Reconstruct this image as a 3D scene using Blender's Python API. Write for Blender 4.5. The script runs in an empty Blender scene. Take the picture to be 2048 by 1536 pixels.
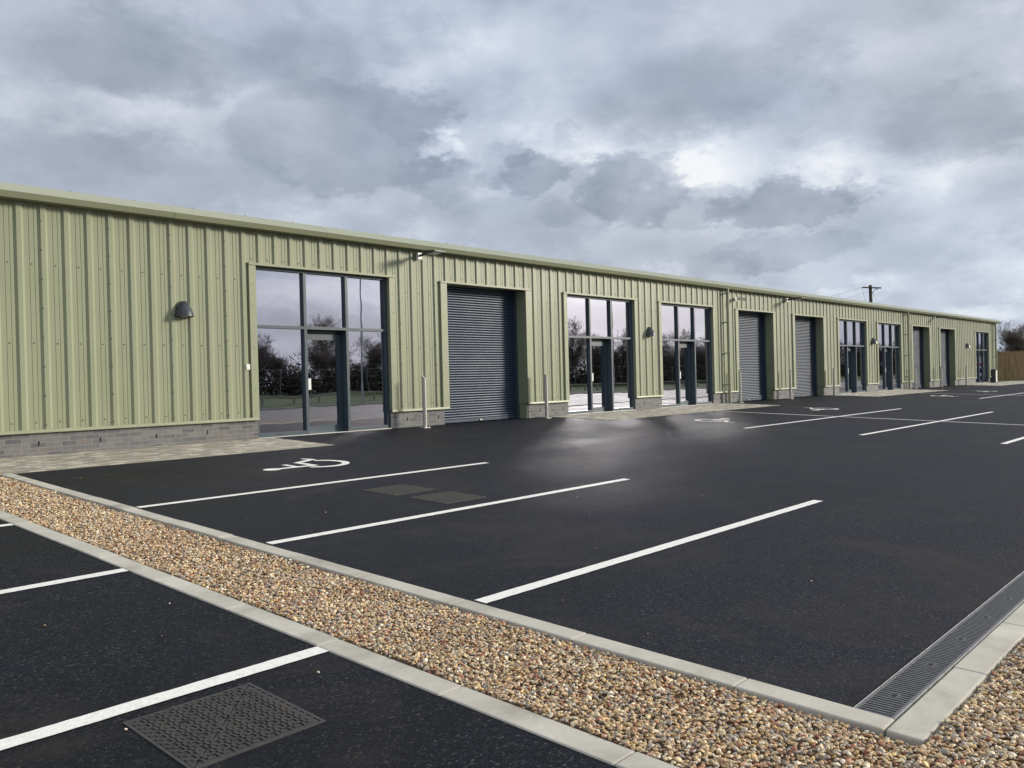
import bpy, math, random
import numpy as np
from mathutils import Vector, Matrix

random.seed(7)
RNG = np.random.default_rng(11)
SC = bpy.context.scene
COL = SC.collection
SL = 0.0347                      # the tarmac falls gently from the building to the drain
R = math.radians

# ----------------------------------------------------------------- helpers
def gz(y):
    return SL * y if y < 0 else 0.0

class MB:
    """collects shapes that become ONE mesh object"""
    def __init__(s):
        s.v, s.f, s.m, s.sm = [], [], [], []
    def add(s, verts, faces, mi=0, smooth=False):
        b = len(s.v); s.v += [tuple(p) for p in verts]
        for f in faces:
            s.f.append(tuple(b + i for i in f)); s.m.append(mi); s.sm.append(smooth)
    def box(s, x0, x1, y0, y1, z0, z1, mi=0):
        s.add([(x0,y0,z0),(x1,y0,z0),(x1,y1,z0),(x0,y1,z0),(x0,y0,z1),(x1,y0,z1),(x1,y1,z1),(x0,y1,z1)],
              [(0,3,2,1),(4,5,6,7),(0,1,5,4),(1,2,6,5),(2,3,7,6),(3,0,4,7)], mi)
    def obox(s, c, ax, ay, az, mi=0):
        c, ax, ay, az = map(Vector, (c, ax, ay, az)); vs = []
        for k in (-1, 1):
            for (i, j) in ((-1,-1),(1,-1),(1,1),(-1,1)):
                vs.append(c + ax*i + ay*j + az*k)
        s.add(vs, [(0,3,2,1),(4,5,6,7),(0,1,5,4),(1,2,6,5),(2,3,7,6),(3,0,4,7)], mi)
    def tube(s, p0, p1, r0, r1=None, n=12, mi=0, cap=True, smooth=True):
        r1 = r0 if r1 is None else r1
        p0, p1 = Vector(p0), Vector(p1); d = (p1-p0).normalized()
        a = d.orthogonal().normalized(); b = d.cross(a); vs = []
        for p, r in ((p0, r0), (p1, r1)):
            for i in range(n):
                t = 2*math.pi*i/n; vs.append(p + a*(r*math.cos(t)) + b*(r*math.sin(t)))
        s.add(vs, [(i, (i+1) % n, n+(i+1) % n, n+i) for i in range(n)], mi, smooth)
        if cap:
            s.add(vs[:n], [tuple(range(n-1, -1, -1))], mi); s.add(vs[n:], [tuple(range(n))], mi)
    def path(s, pts, r, n=6, mi=0):
        for a, b in zip(pts[:-1], pts[1:]):
            s.tube(a, b, r, r, n, mi, True)
    def prism_x(s, prof, x0, x1, mi=0, closed=True):
        n = len(prof)
        vs = [(x0, y, z) for y, z in prof] + [(x1, y, z) for y, z in prof]
        s.add(vs, [(i, (i+1) % n, n+(i+1) % n, n+i) for i in range(n)], mi)
        s.add(vs, [tuple(range(n-1, -1, -1)), tuple(range(n, 2*n))], mi)
    def poly(s, pts, z0, z1, mi=0):
        n = len(pts)
        vs = [(x, y, z0) for x, y in pts] + [(x, y, z1) for x, y in pts]
        s.add(vs, [tuple(range(n-1, -1, -1)), tuple(range(n, 2*n))] + [(i, (i+1) % n, n+(i+1) % n, n+i) for i in range(n)], mi)
    def build(s, name, mats, parent=None, shear=False, fix=True):
        v = np.array(s.v, float)
        if shear:
            v[:, 2] += np.where(v[:, 1] < 0, SL*v[:, 1], 0)
        me = bpy.data.meshes.new(name)
        me.from_pydata(v.tolist(), [], s.f)
        mats = mats if isinstance(mats, (list, tuple)) else [mats]
        for m in mats: me.materials.append(m)
        me.polygons.foreach_set('material_index', s.m)
        me.polygons.foreach_set('use_smooth', s.sm)
        if fix:
            import bmesh
            bm = bmesh.new(); bm.from_mesh(me)
            bmesh.ops.recalc_face_normals(bm, faces=bm.faces)
            bm.to_mesh(me); bm.free()
        me.update()
        o = bpy.data.objects.new(name, me); COL.objects.link(o)
        if parent is not None: o.parent = parent
        return o

def np_mesh(name, verts, faces, mat, smooth=True, parent=None, colors=None):
    me = bpy.data.meshes.new(name)
    nf, k = faces.shape
    me.vertices.add(len(verts)); me.vertices.foreach_set('co', verts.astype(np.float32).ravel())
    me.loops.add(nf*k); me.loops.foreach_set('vertex_index', faces.astype(np.int32).ravel())
    me.polygons.add(nf)
    me.polygons.foreach_set('loop_start', np.arange(nf, dtype=np.int32)*k)
    me.polygons.foreach_set('loop_total', np.full(nf, k, np.int32))
    me.polygons.foreach_set('use_smooth', np.full(nf, smooth))
    me.materials.append(mat)
    if colors is not None:
        at = me.color_attributes.new('stone_colour', 'FLOAT_COLOR', 'POINT')
        at.data.foreach_set('color', colors.astype(np.float32).ravel())
    me.update(calc_edges=True); me.validate()
    o = bpy.data.objects.new(name, me); COL.objects.link(o)
    if parent is not None: o.parent = parent
    return o

def tag(o, label=None, cat=None, group=None, kind=None):
    if label: o['label'] = label
    if cat: o['category'] = cat
    if group: o['group'] = group
    if kind: o['kind'] = kind
    return o

def empty(name, loc=(0,0,0), rz=0):
    o = bpy.data.objects.new(name, None); COL.objects.link(o)
    o.location = loc; o.rotation_euler = (0,0,rz); o.empty_display_size = .2
    return o

def copy_tree(o, parent=None):
    c = o.copy(); COL.objects.link(c)
    if parent is not None: c.parent = parent
    for ch in list(o.children): copy_tree(ch, c)
    return c

# ----------------------------------------------------------------- materials
def mat(name):
    m = bpy.data.materials.new(name); m.use_nodes = True
    nt = m.node_tree
    return m, nt, nt.nodes['Principled BSDF']

def N(nt, t, **kw):
    n = nt.nodes.new(t)
    for k, v in kw.items(): setattr(n, k, v)
    return n

def noise(nt, scale, detail=4, rough=.55, vec=None, dist=0):
    n = N(nt, 'ShaderNodeTexNoise'); n.inputs['Scale'].default_value = scale
    n.inputs['Detail'].default_value = detail; n.inputs['Roughness'].default_value = rough
    n.inputs['Distortion'].default_value = dist
    if vec is not None: nt.links.new(vec, n.inputs['Vector'])
    return n

def ramp(nt, fac, stops):
    r = N(nt, 'ShaderNodeValToRGB'); e = r.color_ramp.elements
    while len(e) > 1: e.remove(e[-1])
    e[0].position, e[0].color = stops[0][0], (*stops[0][1], 1)
    for p, c in stops[1:]:
        q = e.new(p); q.color = (*c, 1)
    nt.links.new(fac, r.inputs['Fac']); return r

def maprange(nt, val, a, b, c, d, smooth=False):
    n = N(nt, 'ShaderNodeMapRange')
    if smooth: n.interpolation_type = 'SMOOTHSTEP'
    for i, x in zip((1,2,3,4), (a,b,c,d)): n.inputs[i].default_value = x
    nt.links.new(val, n.inputs[0]); return n.outputs[0]

def bump(nt, bs, h, strength, dist=.01, prev=None):
    b = N(nt, 'ShaderNodeBump'); b.inputs['Strength'].default_value = strength; b.inputs['Distance'].default_value = dist
    nt.links.new(h, b.inputs['Height'])
    if prev is not None: nt.links.new(prev, b.inputs['Normal'])
    nt.links.new(b.outputs[0], bs.inputs['Normal']); return b.outputs[0]

def objco(nt): return N(nt, 'ShaderNodeTexCoord').outputs['Object']

def mathn(nt, op, a, b=None, c=None):
    n = N(nt, 'ShaderNodeMath', operation=op)
    for i, x in enumerate((a, b, c)):
        if x is None: continue
        if isinstance(x, (int, float)): n.inputs[i].default_value = x
        else: nt.links.new(x, n.inputs[i])
    return n.outputs[0]

def mixcol(nt, fac, a, b, mode='MIX'):
    n = N(nt, 'ShaderNodeMix', data_type='RGBA', blend_type=mode)
    for s, x in ((0, fac), (6, a), (7, b)):
        if isinstance(x, (int, float)): n.inputs[s].default_value = x
        elif isinstance(x, tuple): n.inputs[s].default_value = (*x, 1)
        else: nt.links.new(x, n.inputs[s])
    return n.outputs[2]

def simple(name, col, rough=.5, metal=0, var=.12, nscale=3, bstr=0, bscale=60, spec=.5):
    m, nt, bs = mat(name); co = objco(nt)
    n = noise(nt, nscale, 5, .6, co)
    lo = tuple(c*(1-var) for c in col); hi = tuple(min(1, c*(1+var)) for c in col)
    r = ramp(nt, n.outputs['Fac'], [(.3, lo), (.7, hi)])
    nt.links.new(r.outputs[0], bs.inputs['Base Color'])
    nt.links.new(maprange(nt, n.outputs['Fac'], .3, .7, max(.02, rough-.06), rough+.06), bs.inputs['Roughness'])
    bs.inputs['Metallic'].default_value = metal
    bs.inputs['Specular IOR Level'].default_value = spec
    if bstr:
        bump(nt, bs, noise(nt, bscale, 3, .6, co).outputs['Fac'], bstr, .004)
    return m

def asphalt(name, tint):
    m, nt, bs = mat(name); co = objco(nt)
    big = noise(nt, .22, 5, .6, co, .6); mid = noise(nt, 1.3, 5, .65, co)
    st = N(nt, 'ShaderNodeMapping'); st.inputs['Scale'].default_value = (.18, 1.6, 1); nt.links.new(co, st.inputs[0])
    streak = noise(nt, 1.0, 4, .6, st.outputs[0])
    vor = N(nt, 'ShaderNodeTexVoronoi'); vor.inputs['Scale'].default_value = 100; nt.links.new(co, vor.inputs['Vector'])
    sep = N(nt, 'ShaderNodeSeparateColor'); nt.links.new(vor.outputs['Color'], sep.inputs[0])
    fine = noise(nt, 260, 2, .6, co)
    stone = ramp(nt, sep.outputs[0], [(0, tuple(c*.45 for c in tint)), (.55, tint), (.84, tuple(c*1.8 for c in tint)), (.95, (.022,.022,.024)), (1, (.055,.055,.055))])
    tone = mathn(nt, 'ADD', mathn(nt, 'MULTIPLY', big.outputs['Fac'], .55), mathn(nt, 'ADD', mathn(nt, 'MULTIPLY', mid.outputs['Fac'], .2), mathn(nt, 'MULTIPLY', streak.outputs['Fac'], .25)))
    t = maprange(nt, tone, .38, .62, .4, 1.7)
    cc = N(nt, 'ShaderNodeCombineColor')
    for i in range(3): nt.links.new(t, cc.inputs[i])
    base = mixcol(nt, 1.0, stone.outputs[0], cc.outputs[0], 'MULTIPLY')
    dust = maprange(nt, noise(nt, .7, 6, .7, co, 1.2).outputs['Fac'], .48, .74, 0, .6, True)
    base = mixcol(nt, dust, base, (.034,.031,.028))
    nt.links.new(base, bs.inputs['Base Color'])
    nt.links.new(maprange(nt, tone, .40, .60, .54, .74), bs.inputs['Roughness'])
    bs.inputs['Specular IOR Level'].default_value = .13
    d = mathn(nt, 'ADD', mathn(nt, 'MULTIPLY', vor.outputs['Distance'], -1.0), mathn(nt, 'MULTIPLY', fine.outputs['Fac'], .4))
    b1 = bump(nt, bs, d, .6, .006)
    bump(nt, bs, mid.outputs['Fac'], .25, .02, b1)
    return m

def brickmat(name, cols, mortar, w, h, ms, swz, rough=.75, off=.5, bstr=.5, zoff=0, sq=1.0):
    m, nt, bs = mat(name); co = objco(nt)
    sep = N(nt, 'ShaderNodeSeparateXYZ'); nt.links.new(co, sep.inputs[0])
    cmb = N(nt, 'ShaderNodeCombineXYZ')
    if swz == 'wall':
        nt.links.new(mathn(nt, 'ADD', sep.outputs[0], sep.outputs[1]), cmb.inputs[0])
        nt.links.new(mathn(nt, 'ADD', sep.outputs[2], zoff), cmb.inputs[1])
    else:
        nt.links.new(sep.outputs[0], cmb.inputs[0]); nt.links.new(sep.outputs[1], cmb.inputs[1])
    def bt():
        b = N(nt, 'ShaderNodeTexBrick'); b.offset = off; b.squash = sq
        b.inputs['Scale'].default_value = 1; b.inputs['Brick Width'].default_value = w
        b.inputs['Row Height'].default_value = h; b.inputs['Mortar Size'].default_value = ms
        b.inputs['Mortar Smooth'].default_value = .15; b.inputs['Bias'].default_value = 0
        nt.links.new(cmb.outputs[0], b.inputs['Vector']); return b
    b = bt()
    b.inputs['Color1'].default_value = (0,0,0,1); b.inputs['Color2'].default_value = (1,1,1,1); b.inputs['Mortar'].default_value = (.5,.5,.5,1)
    rc = ramp(nt, b.outputs['Color'], cols)
    n = noise(nt, 9, 6, .65, co); n2 = noise(nt, .8, 4, .6, co)
    tone = mathn(nt, 'MULTIPLY', maprange(nt, n.outputs['Fac'], .3, .7, .82, 1.18), maprange(nt, n2.outputs['Fac'], .3, .7, .86, 1.14))
    cc = N(nt, 'ShaderNodeCombineColor')
    for i in range(3): nt.links.new(tone, cc.inputs[i])
    base = mixcol(nt, 1.0, rc.outputs[0], cc.outputs[0], 'MULTIPLY')
    base = mixcol(nt, b.outputs['Fac'], base, mortar)
    nt.links.new(base, bs.inputs['Base Color']); bs.inputs['Roughness'].default_value = rough
    hgt = mathn(nt, 'ADD', mathn(nt, 'MULTIPLY', b.outputs['Fac'], -1), mathn(nt, 'MULTIPLY', n.outputs['Fac'], .25))
    bump(nt, bs, hgt, bstr, .006)
    return m

M = {}
M['clad'] = simple('olive_green_coated_steel', (.262,.283,.188), .44, 0, .035, .9, spec=.35)
M['trim'] = simple('olive_green_flashing', (.282,.302,.200), .42, 0, .04, 1.5, spec=.35)
M['screw'] = simple('screw_cap', (.085,.09,.06), .4, 0, .1)
M['fascia'] = simple('eaves_coated_steel', (.285,.302,.200), .30, 0, .04, .6)
M['brick'] = brickmat('blue_grey_brick', [(0,(.085,.09,.10)),(.35,(.12,.124,.132)),(.7,(.145,.144,.146)),(.93,(.165,.162,.158)),(1,(.145,.128,.118))], (.21,.205,.19), .225, .075, .006, 'wall', .7, .5, .5, .03)
M['paver'] = brickmat('block_paving', [(0,(.25,.23,.185)),(.4,(.31,.285,.235)),(.72,(.36,.335,.28)),(.82,(.50,.47,.39)),(1,(.56,.53,.45))], (.19,.175,.145), .2, .1, .003, 'flat', .8, .5, .35)
M['frame'] = simple('grey_powder_coat', (.052,.075,.092), .38, 0, .06, 2)
M['shutter'] = simple('slate_blue_shutter_lath', (.036,.054,.088), .40, .1, .03, 2)
M['dark'] = simple('black_void', (.008,.008,.009), .8, 0, .1)
M['white'] = simple('white_plastic', (.78,.78,.75), .35, 0, .03)
M['galv'] = simple('galvanised_steel', (.52,.52,.50), .42, .55, .12, 14)
M['bollard'] = simple('pale_painted_steel', (.50,.485,.45), .35, .35, .05, 6)
M['iron'] = simple('cast_iron_grating', (.15,.15,.155), .45, .4, .25, 25, .2, 90)
M['lamp'] = simple('graphite_lamp_metal', (.055,.062,.075), .36, .3, .08, 8)
M['lens'] = simple('opal_diffuser', (.55,.55,.52), .3, 0, .03)
M['concrete_in'] = simple('bare_interior_plaster', (.34,.34,.33), .85, 0, .12, 1.5)
M['roofm'] = simple('roof_sheet', (.34,.36,.24), .45, 0, .05)
M['wood'] = simple('weathered_pole_wood', (.075,.066,.055), .85, 0, .25, 12)
M['wire'] = simple('grey_wire', (.16,.17,.18), .6, 0, .05)
M['rail'] = simple('pale_timber_rail', (.36,.31,.24), .8, 0, .2, 6)
M['bark'] = simple('winter_bark', (.10,.082,.064), .9, 0, .3, 5)
M['twig'] = simple('winter_twigs', (.115,.09,.072), .9, 0, .3, .6)
M['scrub'] = simple('scrub_growth', (.055,.052,.030), .9, 0, .45, .35)
M['road'] = simple('worn_road_tarmac', (.085,.077,.070), .72, 0, .2, .8, .4, 120, spec=.3)
M['soil'] = simple('gravel_bed', (.15,.11,.075), .95, 0, .5, 45, .6, 70)
M['asphalt'] = asphalt('new_tarmac_sheen_lightened', (.0095,.0108,.0168))  # base colour lightened to stand in for sky sheen across the main lot
M['asphalt_near'] = asphalt('new_tarmac_plain', (.0064,.0073,.0116))  # same tarmac for the near bays, without the sheen put into its colour

def m_pipe():
    m = simple('downpipe_coat', (.282,.302,.200), .40, 0, .04, 3); return m
M['pipe'] = m_pipe()

def m_concrete():
    m, nt, bs = mat('concrete_edging'); co = objco(nt)
    n = noise(nt, 2.2, 7, .65, co, .4); f = noise(nt, 55, 3, .6, co)
    r = ramp(nt, n.outputs['Fac'], [(.25,(.27,.255,.215)),(.48,(.44,.42,.365)),(.75,(.58,.555,.49))])
    sp = ramp(nt, f.outputs['Fac'], [(.24,(.5,.5,.5)),(.33,(1,1,1))])
    nt.links.new(mixcol(nt, 1, r.outputs[0], sp.outputs[0], 'MULTIPLY'), bs.inputs['Base Color'])
    bs.inputs['Roughness'].default_value = .85
    bump(nt, bs, f.outputs['Fac'], .25, .003); return m
M['concrete'] = m_concrete()

def m_paint():
    m, nt, bs = mat('thermoplastic_road_paint'); co = objco(nt)
    n = noise(nt, 28, 5, .65, co); v = N(nt, 'ShaderNodeTexVoronoi'); v.inputs['Scale'].default_value = 60; nt.links.new(co, v.inputs['Vector'])
    r = ramp(nt, n.outputs['Fac'], [(.3,(.66,.655,.61)),(.48,(.79,.785,.745)),(.7,(.84,.835,.80))])
    nt.links.new(r.outputs[0], bs.inputs['Base Color']); bs.inputs['Roughness'].default_value = .55
    bump(nt, bs, mathn(nt, 'ADD', n.outputs['Fac'], mathn(nt, 'MULTIPLY', v.outputs['Distance'], .4)), .5, .004); return m
M['paint'] = m_paint()

def m_pebble():
    m, nt, bs = mat('river_pebbles')
    a = N(nt, 'ShaderNodeVertexColor'); a.layer_name = 'stone_colour'
    n = noise(nt, 90, 3, .6, objco(nt))
    t = ramp(nt, n.outputs['Fac'], [(.3,(.78,.78,.78)),(.7,(1.15,1.15,1.15))])
    nt.links.new(mixcol(nt, 1, a.outputs[0], t.outputs[0], 'MULTIPLY'), bs.inputs['Base Color'])
    bs.inputs['Roughness'].default_value = .52; return m
M['pebble'] = m_pebble()

def m_cover():
    m, nt, bs = mat('worn_cast_iron_cover'); co = objco(nt)
    n = noise(nt, 6, 6, .7, co); n2 = noise(nt, 70, 3, .6, co)
    r = ramp(nt, n.outputs['Fac'], [(.3,(.036,.0355,.034)),(.55,(.054,.053,.050)),(.72,(.066,.058,.048)),(.84,(.14,.08,.045))])
    nt.links.new(r.outputs[0], bs.inputs['Base Color']); bs.inputs['Roughness'].default_value = .55
    bs.inputs['Metallic'].default_value = .25
    bump(nt, bs, n2.outputs['Fac'], .25, .003); return m
M['cover'] = m_cover()

def m_glass():
    m, nt, bs = mat('solar_control_glass'); co = objco(nt)
    out = nt.nodes['Material Output']; nt.nodes.remove(bs)
    fr = N(nt, 'ShaderNodeLayerWeight'); fr.inputs['Blend'].default_value = .25
    fac = maprange(nt, fr.outputs['Fresnel'], 0, 1, .57, 1.0)
    tr = N(nt, 'ShaderNodeBsdfTransparent'); tr.inputs[0].default_value = (.20,.22,.225,1)
    gl = N(nt, 'ShaderNodeBsdfGlossy'); gl.inputs['Roughness'].default_value = 0; gl.inputs['Color'].default_value = (.84,.86,1.0,1)
    n = noise(nt, .9, 2, .4, co)
    b = N(nt, 'ShaderNodeBump'); b.inputs['Strength'].default_value = .22; b.inputs['Distance'].default_value = .008
    nt.links.new(n.outputs['Fac'], b.inputs['Height']); nt.links.new(b.outputs[0], gl.inputs['Normal'])
    mx = N(nt, 'ShaderNodeMixShader'); nt.links.new(fac, mx.inputs[0]); nt.links.new(tr.outputs[0], mx.inputs[1]); nt.links.new(gl.outputs[0], mx.inputs[2])
    nt.links.new(mx.outputs[0], out.inputs['Surface']); return m
M['glass'] = m_glass()

def m_grass():
    m, nt, bs = mat('rough_winter_grass'); co = objco(nt)
    n = noise(nt, .06, 6, .6, co); f = noise(nt, 3.5, 5, .7, co)
    r = ramp(nt, mathn(nt, 'ADD', mathn(nt, 'MULTIPLY', n.outputs['Fac'], .5), mathn(nt, 'MULTIPLY', f.outputs['Fac'], .5)),
             [(.3,(.030,.055,.014)),(.5,(.045,.078,.022)),(.7,(.07,.09,.035))])
    nt.links.new(r.outputs[0], bs.inputs['Base Color']); bs.inputs['Roughness'].default_value = .95; bs.inputs['Specular IOR Level'].default_value = .1
    bump(nt, bs, f.outputs['Fac'], .8, .06); return m
M['grass'] = m_grass()

def m_fence():
    m, nt, bs = mat('fence_board_timber'); co = objco(nt)
    mp = N(nt, 'ShaderNodeMapping'); mp.inputs['Scale'].default_value = (1, 5, .5); nt.links.new(co, mp.inputs[0])
    n = noise(nt, 2.2, 6, .65, mp.outputs[0])
    r = ramp(nt, n.outputs['Fac'], [(.3,(.21,.14,.075)),(.55,(.31,.22,.12)),(.75,(.40,.30,.185))])
    nt.links.new(r.outputs[0], bs.inputs['Base Color']); bs.inputs['Roughness'].default_value = .85; return m
M['fence'] = m_fence()

# ----------------------------------------------------------------- the setting: ground, tarmac, road
def strip(name, xs, ys, zf, m, label, kind='structure', cat=None):
    b = MB(); nx, ny = len(xs), len(ys)
    vs = [(x, y, zf(x, y)) for y in ys for x in xs]
    fs = [(j*nx+i, j*nx+i+1, (j+1)*nx+i+1, (j+1)*nx+i) for j in range(ny-1) for i in range(nx-1)]
    b.add(vs, fs); o = b.build(name, m, fix=False); tag(o, label, cat or name.replace('_', ' '), kind=kind); return o

def gprof(x, y):
    P = [(-2500,.6),(-300,.6),(-80,.2),(-45,-.12),(-36,-.34),(-33.4,-.44),(-33,-.56),(-14,-.56),(-12,-.47),(0,-.06),(16,-.06),(40,.0),(3000,.4)]
    for (a, za), (b, zb) in zip(P[:-1], P[1:]):
        if a <= y <= b: return za + (zb-za)*(y-a)/(b-a)
    return 0
strip('ground', [-2500,-200,-60,-12,70,140,300,2500], [-2500,-300,-80,-45,-36,-33.4,-33,-14,-12,0,16,40,3000], gprof, M['grass'], 'rough winter grass field around the site reaching the horizon', cat='ground')
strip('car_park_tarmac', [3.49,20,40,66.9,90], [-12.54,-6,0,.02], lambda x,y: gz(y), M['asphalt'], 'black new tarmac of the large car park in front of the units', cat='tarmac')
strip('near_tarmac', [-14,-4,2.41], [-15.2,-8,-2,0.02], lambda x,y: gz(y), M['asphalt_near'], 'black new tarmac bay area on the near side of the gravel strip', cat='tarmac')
strip('gravel_bed', [2.41,3.36], [-15.2,-12.86,-6,-2.02], lambda x,y: gz(y)-.028-.016*(x>3), M['soil'], 'brown bed under the pebbles of the gravel strip', cat='gravel')
strip('verge_bed', [3.34,20,62], [-15.2,-14,-12.84], lambda x,y: gz(y)-.05, M['soil'], 'stony bed beside the drain edging', cat='gravel')
strip('road', [-120,0,60,120,300], [-33,-24,-15.2], lambda x,y: -.525, M['road'], 'worn grey access road seen reflected in the windows', cat='road')
b = MB(); b.box(-120,300,-33.15,-33.0,-.6,-.42); tag(b.build('road_kerb', M['concrete']), 'pale concrete kerb along the far side of the access road', 'kerb', kind='structure')
b = MB()
for k in range(-5, 14): b.box(k*9, k*9+5, -24.05, -23.93, -.523, -.521)
tag(b.build('road_centre_line', M['paint']), 'broken white centre line of the access road', 'road marking', kind='structure')

def paving(x0, x1, label):
    b = MB(); b.box(x0, x1, -2.0, .03, -.03, .005); tag(b.build('pavement', M['paver'], shear=True), label, 'paving', 'block paved aprons along the building', 'structure')
paving(-6, 8.40, 'buff block paving apron at the left end beside the gravel strip')
paving(16.35, 25.45, 'buff block paving apron before the second and third glazed fronts')
paving(34.1, 43.55, 'buff block paving apron before the fourth and fifth glazed fronts')
paving(53.4, 66.5, 'buff block paving apron at the far end by the timber fence')

# ----------------------------------------------------------------- kerbs
def kerb_run(name, label, xa, xb, ya, yb, along, top=.006, pitch=.915, start=0):
    b = MB(); L0, L1 = (ya, yb) if along == 'y' else (xa, xb); p = L0 - start*pitch
    while p < L1:
        a, e = max(p, L0), min(p+pitch-.006, L1)
        if e - a > .03:
            j = random.uniform(-.0025, .0025); t = top + random.uniform(-.002, .003)
            if along == 'y': b.box(xa+j, xb+j, a, e, -.2, t)
            else: b.box(a, e, ya+j, yb+j, -.2, t)
        p += pitch
    o = b.build(name, M['concrete'], shear=True); tag(o, label, 'kerb', kind='structure')
    md = o.modifiers.new('bevel', 'BEVEL'); md.width = .007; md.segments = 2; md.limit_method = 'ANGLE'
    return o
kerb_run('kerb', 'pale concrete edging between the gravel strip and the main car park', 3.355, 3.49, -12.715, -2.0, 'y', .008, start=.3)
kerb_run('kerb', 'pale concrete edging between the gravel strip and the near bays', 2.41, 2.55, -15.2, -2.0, 'y', .008, start=.62)
kerb_run('kerb', 'pale concrete edging running beside the drain channel', 3.355, 62, -12.86, -12.722, 'x', .006, start=0)

# ----------------------------------------------------------------- road markings
def line(x0, x1, y0, y1, label, group='painted bay lines'):
    b = MB(); rr = random.Random(int(abs(x0*131+y0*977)))
    along = (x1-x0) > (y1-y0); n = max(8, int(max(x1-x0, y1-y0)/.045))
    t0, t1 = [], []
    for i in range(n+1):
        f = i/n; j, k = rr.uniform(-.0022, .0022), rr.uniform(-.0022, .0022)
        if along: t0.append((x0+(x1-x0)*f, y0+j)); t1.append((x0+(x1-x0)*f, y1+k))
        else: t0.append((x0+j, y0+(y1-y0)*f)); t1.append((x1+k, y0+(y1-y0)*f))
    vs = [(x,y,.004) for x,y in t0] + [(x,y,.004) for x,y in t1]
    b.add(vs, [(i, i+1, n+2+i, n+1+i) for i in range(n)])
    tag(b.build('bay_line', M['paint'], shear=True), label, 'road marking', group)
line(3.52, 8.40, -5.66, -5.56, 'white bay line starting at the kerb nearest the wheelchair symbol')
line(3.52, 8.40, -8.04, -7.94, 'white bay line between the pair of drain covers and the longest near line')
line(3.52, 8.44, -10.385, -10.285, 'white bay line reaching right across the foreground tarmac')
line(16.35, 26.1, -5.50, -5.40, 'long white bay line crossed near its middle, closest to the building')
line(16.38, 26.2, -7.90, -7.80, 'long white bay line crossed near its middle, second out from the building')
line(16.34, 26.2, -10.33, -10.23, 'white bay line cut off by the right edge of the photo')
line(35.0, 44.8, -5.44, -5.34, 'farthest white bay line beside the last wheelchair symbol')
line(21.31, 21.40, -12.3, -1.98, 'thin white cross line running out from the corner of the middle paving')
line(39.0, 39.09, -12.3, -1.98, 'thin white cross line running out from the farther paving')
line(-2.4, 2.46, -10.385, -10.285, 'white bay line above the large square cover in the near bays')
line(-2.4, 2.47, -8.05, -7.95, 'white bay line in the middle of the near bays at the left edge')
line(-2.4, 2.44, -5.70, -5.60, 'short piece of white bay line at the far left edge')

def wheelchair(cx, cy, flip, label):
    b = MB(); zt = [.004]
    def quad(pts):
        zt[0] += .0004; b.add([(x, y, zt[0]) for x, y in pts], [tuple(range(len(pts)))])
    def stroke(p, q, w):
        p, q = Vector(p), Vector(q); d = (q-p).normalized(); n = Vector((-d.y, d.x))*w/2
        quad([tuple(p-n), tuple(q-n), tuple(q+n), tuple(p+n)])
    quad([(.56+.115*math.cos(t), 1.135+.115*math.sin(t)) for t in [2*math.pi*i/28 for i in range(28)]])
    stroke((.55,1.04), (.53,.50), .105)
    stroke((.55,.76), (.88,.76), .085)
    stroke((.48,.505), (.965,.505), .10)
    stroke((.915,.545), (1.115,.13), .10)
    stroke((1.08,.125), (1.29,.205), .085)
    c = (.63,.355); n = 40; a0, a1 = R(128), R(336)
    ri, ro, zt0 = .315, .42, zt[0]+.0004; vs = []
    for i in range(n+1):
        t = a0 + (a1-a0)*i/n
        vs += [(c[0]+ri*math.cos(t), c[1]+ri*math.sin(t), zt0), (c[0]+ro*math.cos(t), c[1]+ro*math.sin(t), zt0)]
    b.add(vs, [(2*i, 2*i+1, 2*i+3, 2*i+2) for i in range(n)])
    s = -1 if flip else 1
    b.v = [(cx - s*(v-.6), cy + s*(u-.65), z) for u, v, z in b.v]
    tag(b.build('wheelchair_symbol', M['paint'], shear=True), label, 'road marking', 'painted wheelchair symbols')
wheelchair(6.48, -3.96, False, 'white wheelchair symbol nearest the camera beside the first glazed front')
wheelchair(18.15, -3.82, True, 'white wheelchair symbol with its wheel to the left before the middle paving')
wheelchair(24.2, -3.80, False, 'white wheelchair symbol with its wheel to the right just past the thin cross line')
wheelchair(36.6, -3.72, True, 'white wheelchair symbol just in front of the farther block paving')
wheelchair(43.05, -3.68, False, 'farthest white wheelchair symbol by the last shutters')

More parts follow.
